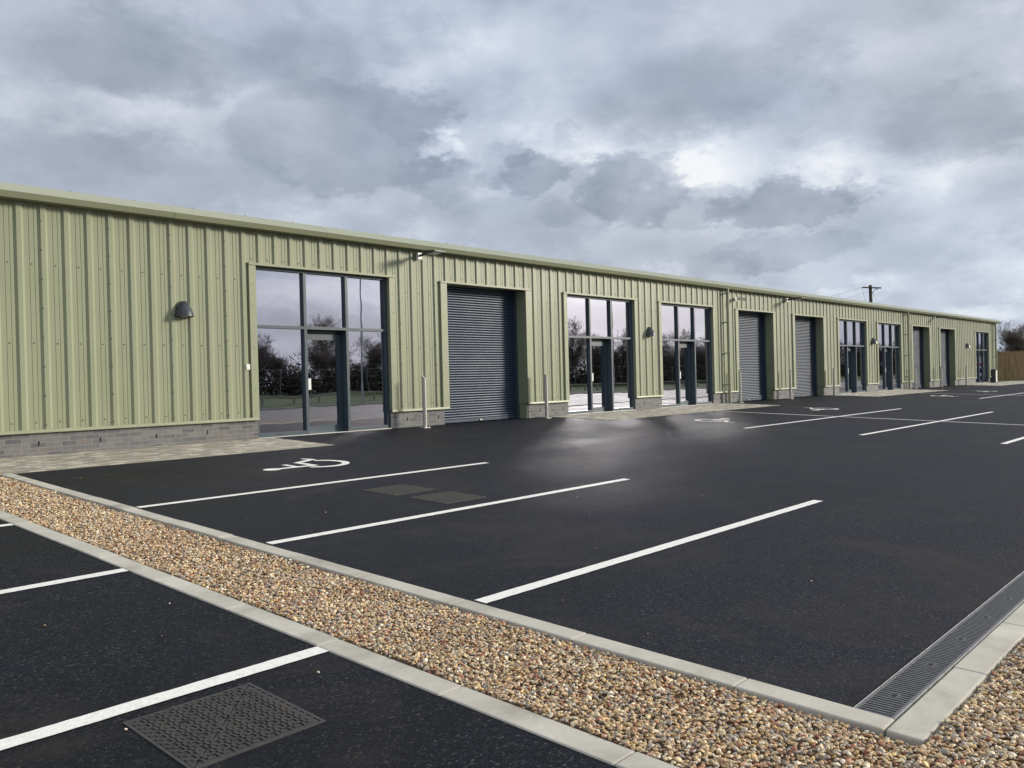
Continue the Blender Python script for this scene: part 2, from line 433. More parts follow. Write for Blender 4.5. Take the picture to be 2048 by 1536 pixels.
# ----------------------------------------------------------------- manhole covers
def cover(x0, x1, y0, y1, label, diag=True, fine=True):
    cx, cy = (x0+x1)/2, (y0+y1)/2; w, h = (x1-x0)/2, (y1-y0)/2
    root = empty('manhole_cover', (cx, cy, gz(cy))); tag(root, label, 'manhole cover', 'square iron covers set in the tarmac')
    def shz(o):
        for v in o.data.vertices: v.co.z += SL*v.co.y
    f = MB(); e = .014
    f.box(-w,w,-h,-h+e,-.03,.004); f.box(-w,w,h-e,h,-.03,.004); f.box(-w,-w+e,-h+e,h-e,-.03,.004); f.box(w-e,w,-h+e,h-e,-.03,.004)
    f.box(-w,w,-h,h,-.04,-.012,1)
    shz(f.build('frame', [M['cover'], M['dark']], root))
    g = .004; a, c = w-e-g, h-e-g; TB = .013 if fine else .021; TH = .0075 if fine else .012
    def inside(x, y, k):
        m = .012
        if abs(x) > a-m or abs(y) > c-m: return False
        if not diag: return True
        d = (x/a - y/c)
        return d > .04 if k == 0 else d < -.04
    for k in range(2 if diag else 1):
        p = MB(); q = .0035
        pts = [(-a,-c),(a,-c),(a,c),(-a,c)] if not diag else ([(-a+q,-c),(a,-c),(a,c-q)] if k == 0 else [(-a,-c+q),(a-q,c),(-a,c)])
        p.poly(pts, -.012, .002)
        st = .030 if fine else .058; i = 0; yy = -c
        while yy < c:
            xx = -a + (st*.5 if i % 2 else 0); j = 0
            while xx < a:
                if inside(xx, yy, k):
                    tw = .005 if fine else .008
                    if (i+j) % 2: p.box(xx-TB, xx+TB, yy-tw, yy+tw, .0022, TH)
                    else: p.box(xx-tw, xx+tw, yy-TB, yy+TB, .0022, TH)
                xx += st; j += 1
            yy += st*.8; i += 1
        # keyhole
        kx, ky = (a*.42, -c*.42) if k == 0 else (-a*.42, c*.42)
        if not diag: kx = ky = 0
        p.box(kx-.028, kx+.028, ky-.008, ky+.008, .0022, .0075, 1)
        shz(p.build('cover_plate', [M['cover'], M['dark']], root))
cover(1.37, 1.93, -11.05, -10.47, 'large rusty square iron cover split corner to corner beside the near bay line')
cover(5.69, 6.27, -6.89, -6.33, 'square iron cover with raised tread, the farther of the pair in the tarmac', False)
cover(5.71, 6.29, -7.67, -7.11, 'square iron cover with raised tread touching close to the second bay line', False)

# ----------------------------------------------------------------- drain channel
dr = empty('drain_channel', (3.49, -12.63, gz(-12.63)))
tag(dr, 'slotted iron drain channel between the tarmac and concrete edging at lower right', 'drain')
b = MB(); Lc = 13.0
b.box(0, Lc, -.09, .09, -.09, -.06, 1); b.box(0, Lc, .081, .084, -.08, .004); b.box(0, Lc, -.084, -.081, -.08, .004)
b.build('channel_edge_rail', [M['galv'], M['dark']], dr)
g0 = None
for k in range(26):
    if g0 is None:
        b = MB()
        for y in (-.073, .073): b.box(.002, .498, y-.006, y+.006, -.03, .002)
        for y in (-.024, .024): b.box(.002, .498, y-.0025, y+.0025, -.03, -.003)
        for i in range(20):
            x = .0125 + i*.025; b.box(x-.0055, x+.0055, -.067, .067, -.028, .0012)
        b.box(.225, .275, -.018, .018, -.03, .002); b.box(.232, .268, -.012, .012, .0015, .0028, 1)
        g0 = b.build('grating', [M['iron'], M['dark']], dr)
    else:
        g = g0.copy(); COL.objects.link(g); g.parent = dr; g.location = (k*.5, 0, 0)

# ----------------------------------------------------------------- gravel
def sphere_quads():
    # a cube subdivided once and pushed to a sphere: 26 verts, 24 quads
    vs, idx, fs = [], {}, []
    def vid(p):
        k = tuple(np.round(p, 4))
        if k not in idx:
            idx[k] = len(vs); q = np.array(p, float); vs.append(q/np.linalg.norm(q))
        return idx[k]
    for ax in range(3):
        for sg in (-1, 1):
            for i in range(2):
                for j in range(2):
                    q = []
                    for (u, v) in ((i,j),(i+1,j),(i+1,j+1),(i,j+1)):
                        p = [0,0,0]; p[ax] = sg; p[(ax+1) % 3] = u-1; p[(ax+2) % 3] = v-1; q.append(vid(p))
                    fs.append(q if sg > 0 else q[::-1])
    return np.array(vs), np.array(fs)
PAL = np.array([(.44,.33,.20),(.52,.43,.30),(.60,.54,.43),(.36,.26,.16),(.27,.18,.11),(.30,.28,.26),(.40,.37,.34),(.22,.21,.21),(.26,.105,.06),(.46,.30,.22),(.68,.64,.56),(.13,.115,.11),(.50,.36,.17),(.34,.19,.12)])
PW = np.array([.14,.14,.10,.11,.09,.07,.08,.06,.05,.06,.035,.035,.06,.05]); PW = PW/PW.sum()
GV, GF, GC = [], [], []; gbase = 0
SV, SF = sphere_quads()
def pebbles(pts, smin, smax, ztop):
    global gbase
    n = len(pts)
    if n == 0: return
    L = smin + (smax-smin)*RNG.beta(1.6, 2.6, n)
    S = np.stack([L*.5, L*.5*RNG.uniform(.52,.92,n), L*.5*RNG.uniform(.28,.66,n)], 1)
    lump = 1 + RNG.normal(0, .135, (n, len(SV), 1))
    P = SV[None]*lump*S[:, None, :]
    a = RNG.uniform(0, 2*np.pi, n); t = RNG.normal(0, .38, n); u = RNG.normal(0, .38, n)
    ca, sa, ct, st, cu, su = np.cos(a), np.sin(a), np.cos(t), np.sin(t), np.cos(u), np.sin(u)
    Rx = np.zeros((n,3,3)); Rx[:,0,0]=1; Rx[:,1,1]=ct; Rx[:,1,2]=-st; Rx[:,2,1]=st; Rx[:,2,2]=ct
    Ry = np.zeros((n,3,3)); Ry[:,1,1]=1; Ry[:,0,0]=cu; Ry[:,0,2]=su; Ry[:,2,0]=-su; Ry[:,2,2]=cu
    Rz = np.zeros((n,3,3)); Rz[:,2,2]=1; Rz[:,0,0]=ca; Rz[:,0,1]=-sa; Rz[:,1,0]=sa; Rz[:,1,1]=ca
    Rm = Rz@Ry@Rx
    P = np.einsum('nij,nkj->nki', Rm, P)
    z = SL*pts[:,1] + ztop(pts[:,0], pts[:,1]) + RNG.uniform(-.012, .003, n) - S[:,2]*.55
    P += np.stack([pts[:,0], pts[:,1], z], 1)[:, None, :]
    c = PAL[RNG.choice(len(PAL), n, p=PW)]*RNG.uniform(.72, 1.22, (n,1))*np.array([1.28,1.21,1.06])
    GV.append(P.reshape(-1,3)); GF.append((SF[None] + (gbase + np.arange(n)*len(SV))[:, None, None]).reshape(-1,4))
    GC.append(np.repeat(np.concatenate([c, np.ones((n,1))], 1), len(SV), 0)); gbase += n*len(SV)
def scatter(x0, x1, y0, y1, d):
    nx, ny = int((x1-x0)/d), int((y1-y0)/d)
    gx, gy = np.meshgrid(x0+(np.arange(nx)+.5)*(x1-x0)/nx, y0+(np.arange(ny)+.5)*(y1-y0)/ny)
    p = np.stack([gx.ravel(), gy.ravel()], 1) + RNG.uniform(-.8*d, .8*d, (nx*ny, 2))
    p[:,0] = np.clip(p[:,0], x0+.004, x1-.004); p[:,1] = np.clip(p[:,1], y0+.004, y1-.004); return p
zs = lambda x, y: .011 - .016*np.clip((x-2.6)/.75, 0, 1) + .006*np.sin(x*9+y*2.3)*np.sin(y*3.1)
zf_ = lambda x, y: .012 + .008*np.sin(x*4.2)*np.sin(y*5+x)
pebbles(scatter(2.56, 3.345, -12.87, -9.0, .0150), .012, .035, zs)
pebbles(scatter(2.56, 3.345, -9.0, -5.6, .0185), .015, .036, zs)
pebbles(scatter(2.56, 3.345, -5.6, -2.02, .024), .019, .040, zs)
pebbles(scatter(2.56, 5.2, -13.75, -12.88, .0150), .012, .037, zf_)
pebbles(scatter(5.2, 9.0, -13.6, -12.88, .021), .017, .038, zf_)
pebbles(scatter(9.0, 22.0, -15.1, -12.88, .036), .026, .055, zf_)
pebbles(scatter(5.2, 9.0, -15.1, -13.6, .030), .022, .045, zf_)
pebbles(scatter(3.3, 5.2, -15.1, -13.75, .025), .018, .040, zf_)
pebbles(scatter(2.56, 3.3, -14.6, -13.75, .022), .017, .036, zf_)
go = np_mesh('gravel', np.concatenate(GV), np.concatenate(GF), M['pebble'], True, None, np.concatenate(GC))
tag(go, 'mixed brown, cream and grey pebbles filling the strip between the kerbs', 'gravel', kind='stuff')
# stray chips kicked on to the tarmac
GV, GF, GC = [], [], []; gbase = 0
CH = [(1.6,-8.9),(1.95,-9.55),(2.2,-10.6),(1.9,-10.38),(1.2,-7.4),(1.75,-7.1),(1.35,-10.55),(3.9,-3.1),(4.3,-4.4),(3.95,-6.9),(4.6,-7.2),(3.85,-10.7),(5.1,-10.0),(6.2,-9.1),(4.9,-6.2),(5.6,-5.1),(6.9,-8.4),(4.5,-12.1),(5.3,-11.6),(3.7,-11.4),(7.9,-9.3),(1.1,-9.0),(2.25,-9.0)]
pebbles(np.array(CH), .008, .017, lambda x, y: .014 + 0*x)
tag(np_mesh('stray_chips', np.concatenate(GV), np.concatenate(GF), M['pebble'], True, None, np.clip(np.concatenate(GC)*1.6, 0, 1)), 'small pale stone chips scattered over the dark tarmac', 'stone chips', kind='stuff')

# ----------------------------------------------------------------- the building
XA, XB = -5.0, 61.45
WIN = [(8.14,11.25),(17.19,20.29),(21.70,24.81),(35.37,38.53),(39.97,43.10),(56.48,59.55)]
ROL = [(12.90,15.56),(26.53,29.21),(31.05,33.75),(44.84,47.55),(49.42,52.15)]
bld = empty('workshop_building', (XA, 0, 0))
tag(bld, 'long single storey olive green workshop building clad in ribbed steel above a brick plinth', 'building')
IB = Matrix.Translation((-XA, 0, 0))
def part(mb, name, mats, parent=bld, fix=True):
    if parent is bld: mb.v = [(x-XA, y, z) for x, y, z in mb.v]
    return mb.build(name, mats, parent, fix=fix)
def subpart(mb, name, mats, parent):
    o = mb.build(name, mats, parent)
    for v in o.data.vertices: v.co.x -= XA
    return o

OPN = sorted([(a-.13, c+.14) for a, c in WIN] + [(a-.18, c+.19) for a, c in ROL])
ZT, ZD, ZE = 3.205, .385, 3.85
PIT, RX0 = 1/3, 4.203
b = MB()
prof = [(-.032, 0), (.008, -.027), (.072, -.027), (.110, 0)]          # the crown, then the flat with two small stiffening ribs
micro = [(.174, 0), (.180, .006), (.186, 0), (.244, 0), (.250, .006), (.256, 0)]
xs = []
k0 = int((XA-RX0)/PIT) - 1
k = k0
while RX0 + k*PIT < XB + .4:
    for dx, dy in prof + micro: xs.append((RX0 + k*PIT + dx, dy))
    k += 1
def yat(x):
    for (a, ya), (c, yc) in zip(xs[:-1], xs[1:]):
        if a <= x <= c: return ya + (yc-ya)*(x-a)/max(1e-9, c-a)
    return 0
cuts = sorted(set([XA, XB] + [e for o in OPN for e in o]))
pts = [(x, y) for x, y in xs if XA < x < XB] + [(x, yat(x)) for x in cuts]
pts.sort()
for (x0, y0), (x1, y1) in zip(pts[:-1], pts[1:]):
    if x1 - x0 < 1e-6: continue
    mid = (x0+x1)/2; zlo = ZD
    for a, c in OPN:
        if a < mid < c: zlo = ZT
    b.add([(x0,y0,zlo),(x1,y1,zlo),(x1,y1,ZE),(x0,y0,ZE)], [(0,1,2,3)])
def scr(x, y, z, r=.012):
    b.tube((x, y, z), (x, y-.009, z), r, r*.6, 6, 1, True, False)
k = k0
while RX0 + k*PIT < 36:
    x = RX0 + k*PIT
    if XA < x < XB:
        inop = any(a < x+.17 < c for a, c in OPN)
        for z in ([3.30] if inop else [.50, 1.70, 2.90]):
            if x > 24 and z not in (3.30,): continue
            scr(x+.215, -.001, z)
        if (k-1) % 3 == 0 and x < 30:
            z = .46
            while z < 3.8:
                if not (z < ZT and any(a < x+.03 < c for a, c in OPN)): scr(x+.012, -.026, z)
                z += .443
    k += 1
part(b, 'wall_cladding', [M['clad'], M['screw']], fix=False)

# plinth
SPB = []; e = XA
for a, c, rol in sorted([(a, c, 0) for a, c in WIN] + [(a, c, 1) for a, c in ROL]):
    SPB.append((e, a-.12 if rol else a)); e = c+.06 if rol else c
SPB.append((e, XB))
b = MB()
for a, c in SPB:
    b = MB(); b.box(a, c, .012, .36, -.3, .372); pl = part(b, 'brick_plinth', M['brick'])
    x = a + .45
    while x < min(c-.1, 34):
        v_ = MB(); v_.box(x-.006, x+.006, .004, .013, .150, .218); x += .9
        subpart(v_, 'weep_vent', M['dark'], pl)
b = MB()
SPF = []; e = XA
for a, c in sorted(WIN+ROL): SPF.append((e, a)); e = c
SPF.append((e, XB))
for a, c in SPF:
    b = MB(); b.prism_x([(.02,.345),(-.052,.345),(-.052,.358),(-.046,.392),(.02,.40)], a, c); part(b, 'plinth_flashing', M['trim'])

# eaves
b = MB()
b.prism_x([(-.205,3.828),(-.255,3.912),(.03,4.082),(.35,4.07),(.35,3.838)], XA-.4, 62.05)
x = -2.6
while x < 62:
    b.prism_x([(-.2075,3.8255),(-.2585,3.912),(.0295,4.0845),(.2,4.080),(.2,3.85)], x, x+.11); x += 3.05
b.v = list(b.v)
x = XA
while x < 40:
    b.tube((x, .03, 4.066), (x, .03, 4.094), .009, .006, 6, 1, True, False); x += 1.0
part(b, 'eaves_fascia', [M['fascia'], M['screw']])
b = MB(); b.add([(XA-.4,.34,4.065),(62.05,.34,4.065),(62.05,15,3.62),(XA-.4,15,3.62)], [(0,1,2,3)]); b.add([(XA-.4,.34,4.0),(62.05,.34,4.0),(62.05,15,3.55),(XA-.4,15,3.55)], [(0,1,2,3)])
part(b, 'roof', M['roofm'])
b = MB(); b.box(XA, XA+.05, .36, 15, 0, 3.9); b.box(XB-.06, XB, .02, 15, 0, 3.9); b.box(XA+.05, XB-.06, 14.9, 15, 0, 3.5)
b.box(XB-.06, XB+.012, -.05, .02, 0.0, 3.845)
part(b, 'end_wall', M['clad'])
# interior
b = MB()
PTY = [16.4, 25.9, 34.6, 44.2, 53.8]
for z in (.002, 3.72): b.add([(XA+.1,.38,z),(XB-.1,.38,z),(XB-.1,6,z),(XA+.1,6,z)], [(0,1,2,3)])
b.add([(XA+.1,6,0),(XB-.1,6,0),(XB-.1,6,3.72),(XA+.1,6,3.72)], [(0,1,2,3)])
for x in PTY: b.box(x-.1, x+.1, .37, 6, .004, 3.71)
part(b, 'interior_wall', M['concrete_in'])

# openings
def glazed(x0, x1, door, zt=3.185):
    w = x1-x0; ma, mb_ = x0+w*.352, x0+w*.667
    tr = MB()
    tr.box(x0-.14, x0, -.046, .05, .372, zt); tr.box(x1, x1+.15, -.046, .05, .372, zt)
    tr.box(x0-.145, x1+.155, -.062, .05, zt, zt+.04)
    for s in (x0-.07, x1+.08):
        z = .5
        while z < 3.2:
            tr.tube((s, -.046, z), (s, -.054, z), .0085, .006, 6, 1, True, False); z += .39
    part(tr, 'opening_trim', [M['trim'], M['screw']])
    f = MB(); ya, yb, t = .05, .20, .055
    f.box(x0+.004, x0+t, ya, yb, .0, zt); f.box(x1-t, x1-.004, ya, yb, .0, zt)
    f.box(x0+t, x1-t, ya, yb, zt-.055, zt)
    for m_ in (ma, mb_): f.box(m_-.03, m_+.03, ya-.002, yb+.08, .0, zt-.055)
    f.box(x0+t, ma-.03, ya, yb, 2.045, 2.10); f.box(ma+.03, mb_-.03, ya, yb, 2.045, 2.10); f.box(mb_+.03, x1-t, ya, yb, 2.045, 2.10)
    f.box(x0+t, ma-.03, ya, yb, .0, .085); f.box(mb_+.03, x1-t, ya, yb, .0, .085)
    if not door: f.box(ma+.03, mb_-.03, ya, yb, .0, .085)
    f.box(x0-.01, x1+.01, .01, ya-.004, -.05, .012, 1)
    wf = part(f, 'window', [M['frame'], M['galv']])
    def pane(xa, xb, za, zb, y, par):
        p = MB(); p.box(xa-.005, xb+.005, y, y+.006, za-.005, zb+.005)
        subpart(p, 'pane', M['glass'], par)
    cols = [(x0+t, ma-.03), (ma+.03, mb_-.03), (mb_+.03, x1-t)]
    for i, (a, c) in enumerate(cols):
        pane(a, c, 2.10, zt-.055, .115, wf)
        if i != 1 or not door: pane(a, c, .085, 2.045, .115, wf)
    # aluminium gasket lines
    if door:
        d = MB(); a, c = ma+.034, mb_-.034; y0, y1 = .215, .27
        d.box(a, a+.085, y0, y1, .012, 1.97); d.box(c-.085, c, y0, y1, .012, 1.97)
        d.box(a+.085, c-.085, y0, y1, 1.85, 1.97); d.box(a+.085, c-.085, y0, y1, .012, .15)
        d.box(a, c, .235, .28, 1.985, 2.04); d.box(a, c, .05, .28, -.02, .010, 1)
        dd = part(d, 'door', [M['frame'], M['galv']])
        p = MB(); p.box(a+.08, c-.08, .240, .246, .145, 1.855); subpart(p, 'pane', M['glass'], dd)
        h = MB(); h.box(a+.006, a+.066, .062, .080, .87, 1.09); h.box(a+.02, a+.045, .08, .216, .90, .93); h.box(a+.02, a+.045, .08, .216, 1.03, 1.06); subpart(h, 'door_handle', M['white'], dd)
for i, (a, c) in enumerate(WIN): glazed(a, c, i < 5)

def roller(x0, x1, zt=3.175):
    tr = MB()
    tr.box(x0-.19, x0, -.046, .0, .372, zt); tr.box(x1, x1+.20, -.046, .0, .372, zt)
    tr.box(x0-.02, x0, 0, .36, .372, zt); tr.box(x1, x1+.02, 0, .34, .372, zt)
    tr.box(x1+.025, x1+.05, .03, .34, .0, .370)
    tr.box(x0-.20, x1+.21, -.062, .0, zt, zt+.04); tr.box(x0-.02, x1+.02, .0, .36, zt+.002, zt+.03)
    for s in (x0-.10, x1+.10):
        z = .5
        while z < 3.2:
            tr.tube((s, -.046, z), (s, -.054, z), .0085, .006, 6, 1, True, False); z += .39
    part(tr, 'opening_trim', [M['trim'], M['screw']])
    c = MB(); sl = .0583; n = int((3.2-.07)/sl); vs, fs = [], []
    rows = []
    for i in range(n):
        z0 = .07 + i*sl
        for t in (0, .06, .2, .38, .56, .74, .88, .94):
            yy = .345 - .022*math.sin(math.pi*min(1, t/.94))**.8 if 0 < t < .94 else (.352 if t == .94 else .345)
            rows.append((yy, z0 + sl*t))
    for y, z in rows: vs += [(x0-.12, y, z), (x1+.04, y, z)]
    for i in range(len(rows)-1): fs.append((2*i, 2*i+1, 2*i+3, 2*i+2))
    c.add(vs, fs, 0, True)
    c.box(x0-.12, x1+.04, .37, .38, 0, 3.2)
    cu = part(c, 'roller_shutter', M['shutter'], fix=False)
    cu.data.set_sharp_from_angle(angle=R(50))
    r = MB(); r.box(x0-.12, x1+.03, .325, .36, .004, .075); r.box((x0+x1)/2-.03, (x0+x1)/2+.03, .30, .325, .02, .05, 1)
    subpart(r, 'bottom_rail', [M['shutter'], M['galv']], cu)
    g = MB(); g.box(x1-.055, x1-.001, .27, .335, .0, 3.17); subpart(g, 'guide_channel', M['frame'], cu)
    g = MB(); g.box(x0+.001, x0+.03, .29, .335, .0, 3.17); subpart(g, 'guide_channel', M['frame'], cu)
for a, c in ROL: roller(a, c)

# ----------------------------------------------------------------- things fixed to the wall
def wall_light():
    root = empty('wall_light'); h = .255
    b = MB(); n = 14; pr = [(.168,0),(.158,.05),(.138,.11),(.110,.17),(.074,.225),(.036,.262),(.0,.266)]
    vs = []
    for r_, z in pr:
        for i in range(n+1):
            t = math.pi*i/n; vs.append((r_*math.cos(t), -r_*math.sin(t)*1.12-.036, z))
    fs = [(j*(n+1)+i, j*(n+1)+i+1, (j+1)*(n+1)+i+1, (j+1)*(n+1)+i) for j in range(len(pr)-1) for i in range(n)]
    b.add(vs, fs, 0, True)
    sil = [(r_, z) for r_, z in pr] + [(-r_, z) for r_, z in pr[::-1]][1:]
    b.add([(x,-.036,z) for x,z in sil] + [(x,-.010,z) for x,z in sil], [tuple(range(len(sil))), tuple(range(2*len(sil)-1, len(sil)-1, -1))] + [(i, (i+1) % len(sil), len(sil)+(i+1) % len(sil), len(sil)+i) for i in range(len(sil))])
    b.build('lamp_housing', M['lamp'], root)
    d = MB(); d.add([(.155*math.cos(math.pi*i/n), -.172*math.sin(math.pi*i/n)-.037, .012) for i in range(n+1)], [tuple(range(n+1))])
    d.box(-.06, .06, -.12, -.05, -.006, .010)
    d.build('diffuser', M['lens'], root); return root
wl = wall_light(); G = 'dome wall lights on the cladding'
for i, (x, z, lb) in enumerate([(6.755,2.19,'dark grey dome wall light alone on the wide blank cladding at left'),(21.03,2.16,'dark grey dome wall light between the second and third glazed fronts'),(39.30,2.19,'dark grey dome wall light between the fourth and fifth glazed fronts'),(54.55,2.17,'small dark dome wall light before the last glazed front at far right')]):
    o = wl if i == 0 else copy_tree(wl)
    o.location = (x, 0, z); tag(o, lb, 'wall light', G)

def floodlight():
    root = empty('floodlight')
    b = MB(); b.box(-.055, .055, -.075, -.0, -.07, .07); b.build('junction_box', M['white'], root)
    a = MB(); a.tube((0,-.075,.01), (0,-.37,.03), .028, .024, 10); a.build('arm', M['lamp'], root)
    h = MB(); h.prism_x([(-.33,.012),(-.40,-.008),(-.72,.018),(-.72,.042),(-.45,.072),(-.33,.05)], -.15, .15); hd = h.build('lamp_head', M['lamp'], root)
    l = MB(); l.obox((0,-.56,-.0005), (.12,0,0), (0,.13,-.0105), (0,.0001,.002)); l.build('led_panel', M['lens'], hd); return root
fl = floodlight(); G = 'floodlights under the eaves'
for i, (x, lb) in enumerate([(12.07,'grey floodlight on an arm under the eaves above the first roller shutter'),(30.3,'grey floodlight on an arm between the second and third roller shutters'),(48.4,'grey floodlight on an arm between the last two roller shutters')]):
    o = fl if i == 0 else copy_tree(fl); o.location = (x, -.036, 3.70); tag(o, lb, 'floodlight', G)

cam_r = empty('security_camera', (26.33, -.036, 3.53)); tag(cam_r, 'white bullet security camera under the eaves beside the first downpipe', 'security camera')
b = MB(); b.tube((0,0,0), (0,-.045,0), .075, .07, 20); b.build('mounting_base', M['white'], cam_r)
b = MB(); b.tube((0,-.045,0), (.0,-.14,-.005), .024, .022, 10); b.tube((0,-.14,-.03), (0,-.14,.03), .026, .026, 10); b.build('arm', M['white'], cam_r)
b = MB(); d = Vector((.15,-.93,-.22)).normalized(); s_ = Vector((d.y,-d.x,0)).normalized(); u_ = s_.cross(d)
if u_.z < 0: u_ = -u_
p0 = Vector((0,-.16,.0)); b.tube(p0 - d*.03, p0 + d*.25, .044, .044, 14); b.obox(p0 + d*.13 + u_*.05, s_*.052, d*.17, u_*.006); cb = b.build('camera_body', M['white'], cam_r)
b = MB(); b.tube(p0 + d*.252, p0 + d*.258, .038, .038, 14); b.build('lens', M['dark'], cb)

def downpipe():
    root = empty('downpipe'); b = MB()
    b.tube((0,0,.0), (0,0,3.86), .052, .052, 16); b.build('pipe', M['pipe'], root)
    for z in (.63, 1.68, 2.72, 3.68):
        c = MB(); c.tube((0,0,z-.02), (0,0,z+.02), .060, .060, 16); c.box(-.045, .045, .03, .165, z-.016, z+.016)
        c.build('pipe_clip', M['pipe'], root)
    return root
dp = downpipe(); G = 'downpipes from the eaves'
for i, (x, lb) in enumerate([(25.58,'olive round downpipe left of the white security camera'),(43.78,'olive round downpipe between the fifth glazed front and a roller shutter'),(60.72,'olive round downpipe at the far right corner of the building')]):
    o = dp if i == 0 else copy_tree(dp); o.location = (x, -.165, gz(-.165)); tag(o, lb, 'downpipe', G)

mbx = empty('meter_cabinet', (60.3, -.13, gz(-.13))); tag(mbx, 'grey metal meter cabinet on the ground at the far corner of the building', 'cabinet')
b = MB(); b.box(-.2,.2,-.12,.12,0,.82); b.box(-.22,.22,-.14,.13,.82,.86); b.build('cabinet_body', M['lamp'], mbx)
b = MB(); b.box(-.17,.17,-.128,-.1205,.05,.78); b.build('cabinet_door', M['galv'], mbx)
bx = MB(); bx.box(-.035,.035,-.03,0,-.05,.05); bx.box(-.02,.02,-.034,-.0302,-.03,.0)
tag(bx.build('entry_keypad', M['white']), 'small white keypad box on the cladding left of the first glazed front', 'keypad').location = (7.94, -.012, 1.32)

# ----------------------------------------------------------------- bollards
def bollard():
    root = empty('bollard'); b = MB(); n = 24; r_ = .044; hh = 1.14; vs = []
    for top in (0, 1):
        for i in range(n):
            t = 2*math.pi*i/n; x, y = r_*math.cos(t), r_*math.sin(t)
            vs.append((x, y, .008 if not top else hh - .055 + (-x*.55 - (-y)*.85 )*1.0))
    b.add(vs, [(i, (i+1) % n, n+(i+1) % n, n+i) for i in range(n)], 0, True); b.add(vs[n:], [tuple(range(n))]); b.build('post', M['bollard'], root)
    p = MB(); p.box(-.085,.085,-.085,.085,-.004,.012)
    for sx in (-.06,.06):
        for sy in (-.06,.06): p.tube((sx,sy,.012), (sx,sy,.024), .011, .011, 6)
    p.build('base_plate', M['bollard'], root); return root
bo = bollard(); G = 'steel bollards guarding the shutters'
BL = [(11.86,-.37,'pale steel bollard with sloping top left of the first roller shutter'),(15.92,-.32,'pale steel bollard with sloping top right of the first roller shutter'),(26.05,-.30,'pale steel bollard standing just right of the security camera above'),(29.95,-.30,'pale steel bollard between the second and third roller shutters'),(34.1,-.28,'pale steel bollard just left of the fourth glazed front'),(44.3,-.28,'pale steel bollard beside the second downpipe from the left'),(48.55,-.28,'pale steel bollard between the last two roller shutters'),(53.3,-.28,'farthest pale steel bollard, under the last dome wall light')]
for i, (x, y, lb) in enumerate(BL):
    o = bo if i == 0 else copy_tree(bo); o.location = (x, y, gz(y)); tag(o, lb, 'bollard', G)

# trailer parked past the end of the fence, seen mirrored in the last glazed front
RED = simple('red_paint_band', (.42,.035,.03), .5); NAVY = simple('navy_paint_band', (.015,.02,.14), .5); TYRE = simple('tyre_rubber', (.02,.02,.02), .8)
tl = empty('box_trailer', (79, -4.6, gz(-4.6))); tag(tl, 'white box trailer with red and navy bands mirrored in the last glazed front', 'trailer')
b = MB(); b.box(-.85,.85,-1.7,1.7,.42,2.0); b.box(-.87,.87,-1.72,1.72,2.0,2.06); b.box(-.8,.8,-1.6,1.6,.34,.42); b.build('body', M['white'], tl)
b = MB(); b.box(-.853,-.8505,-1.69,1.69,1.28,1.52); b.build('red_band', RED, tl)
b = MB(); b.box(-.853,-.8505,-1.69,1.69,.70,1.10); b.build('navy_band', NAVY, tl)
for y in (-.45,.35):
    b = MB(); b.tube((-.86,y,.31), (-.66,y,.31), .31, .31, 20); w_ = b.build('wheel', TYRE, tl)
    b = MB(); b.tube((-.868,y,.31), (-.861,y,.31), .17, .17, 16); b.build('rim', M['galv'], w_)
b = MB(); b.box(-.05,.05,1.6,2.7,.38,.46); b.tube((0,2.6,0), (0,2.6,.42), .04, .04, 8); b.build('drawbar', M['galv'], tl)

# ----------------------------------------------------------------- utility pole and wires
pole = empty('utility_pole', (82.13, 15.2, 0)); tag(pole, 'dark wooden utility pole with a crossarm rising behind the roof', 'utility pole')
b = MB(); b.tube((.12,-.08,0), (0,0,9.12), .19, .145, 12); b.build('pole', M['wood'], pole)
ca = Vector((1.13,-1.22,-.09)).normalized()
b = MB(); b.obox((-.02,-.16,8.86), ca*.86, Vector((.05,.05,0)), Vector((0,0,.055))); b.build('crossarm', M['wood'], pole)
b = MB(); b.tube(Vector((0,-.1,8.25)), Vector((0,-.16,8.84)) + ca*.42, .028, .028, 6); b.build('brace', M['wire'], pole)
for t in (-.95, .5):
    b = MB(); q = Vector((-.02,-.16,8.86 if t < 0 else 8.72)) + ca*t
    for k in range(3): b.tube(q + Vector((0,0,-.09+.06*k)), q + Vector((0,0,-.05+.06*k)), .07, .055, 10)
    b.build('insulator', M['lens'], pole)
P0 = Vector((82.13,15.2,0)) + Vector((-.02,-.16,8.9)) + ca*-.95
def wire(p, q, sag, label, r=.010):
    b = MB(); pts = [Vector(p).lerp(Vector(q), i/24) - Vector((0,0,sag*4*(i/24)*(1-i/24))) for i in range(25)]
    b.path(pts, r, 5); tag(b.build('overhead_wire', M['wire']), label, 'wire', 'wires on the utility pole')
dW = Vector((86.7,22.1,0)) - Vector((81.4,15.95,0))
wire(P0, P0 + dW*8, .9, 'upper overhead wire running left from the end of the crossarm')
wire(Vector((82.1,15.2,8.55)), Vector((82.1,15.2,8.5)) + dW*8, 1.0, 'lower overhead wire running left from just below the crossarm')
wire(Vector((82.3,15.0,8.4)), Vector((84.6,13.0,.1)), 0, 'slanting stay wire running down to the right of the pole')
wire(P0 + Vector((0,0,-.1)), Vector((81.95,15.35,6.0)), -.12, 'slack cable dropping from the crossarm end towards the pole')

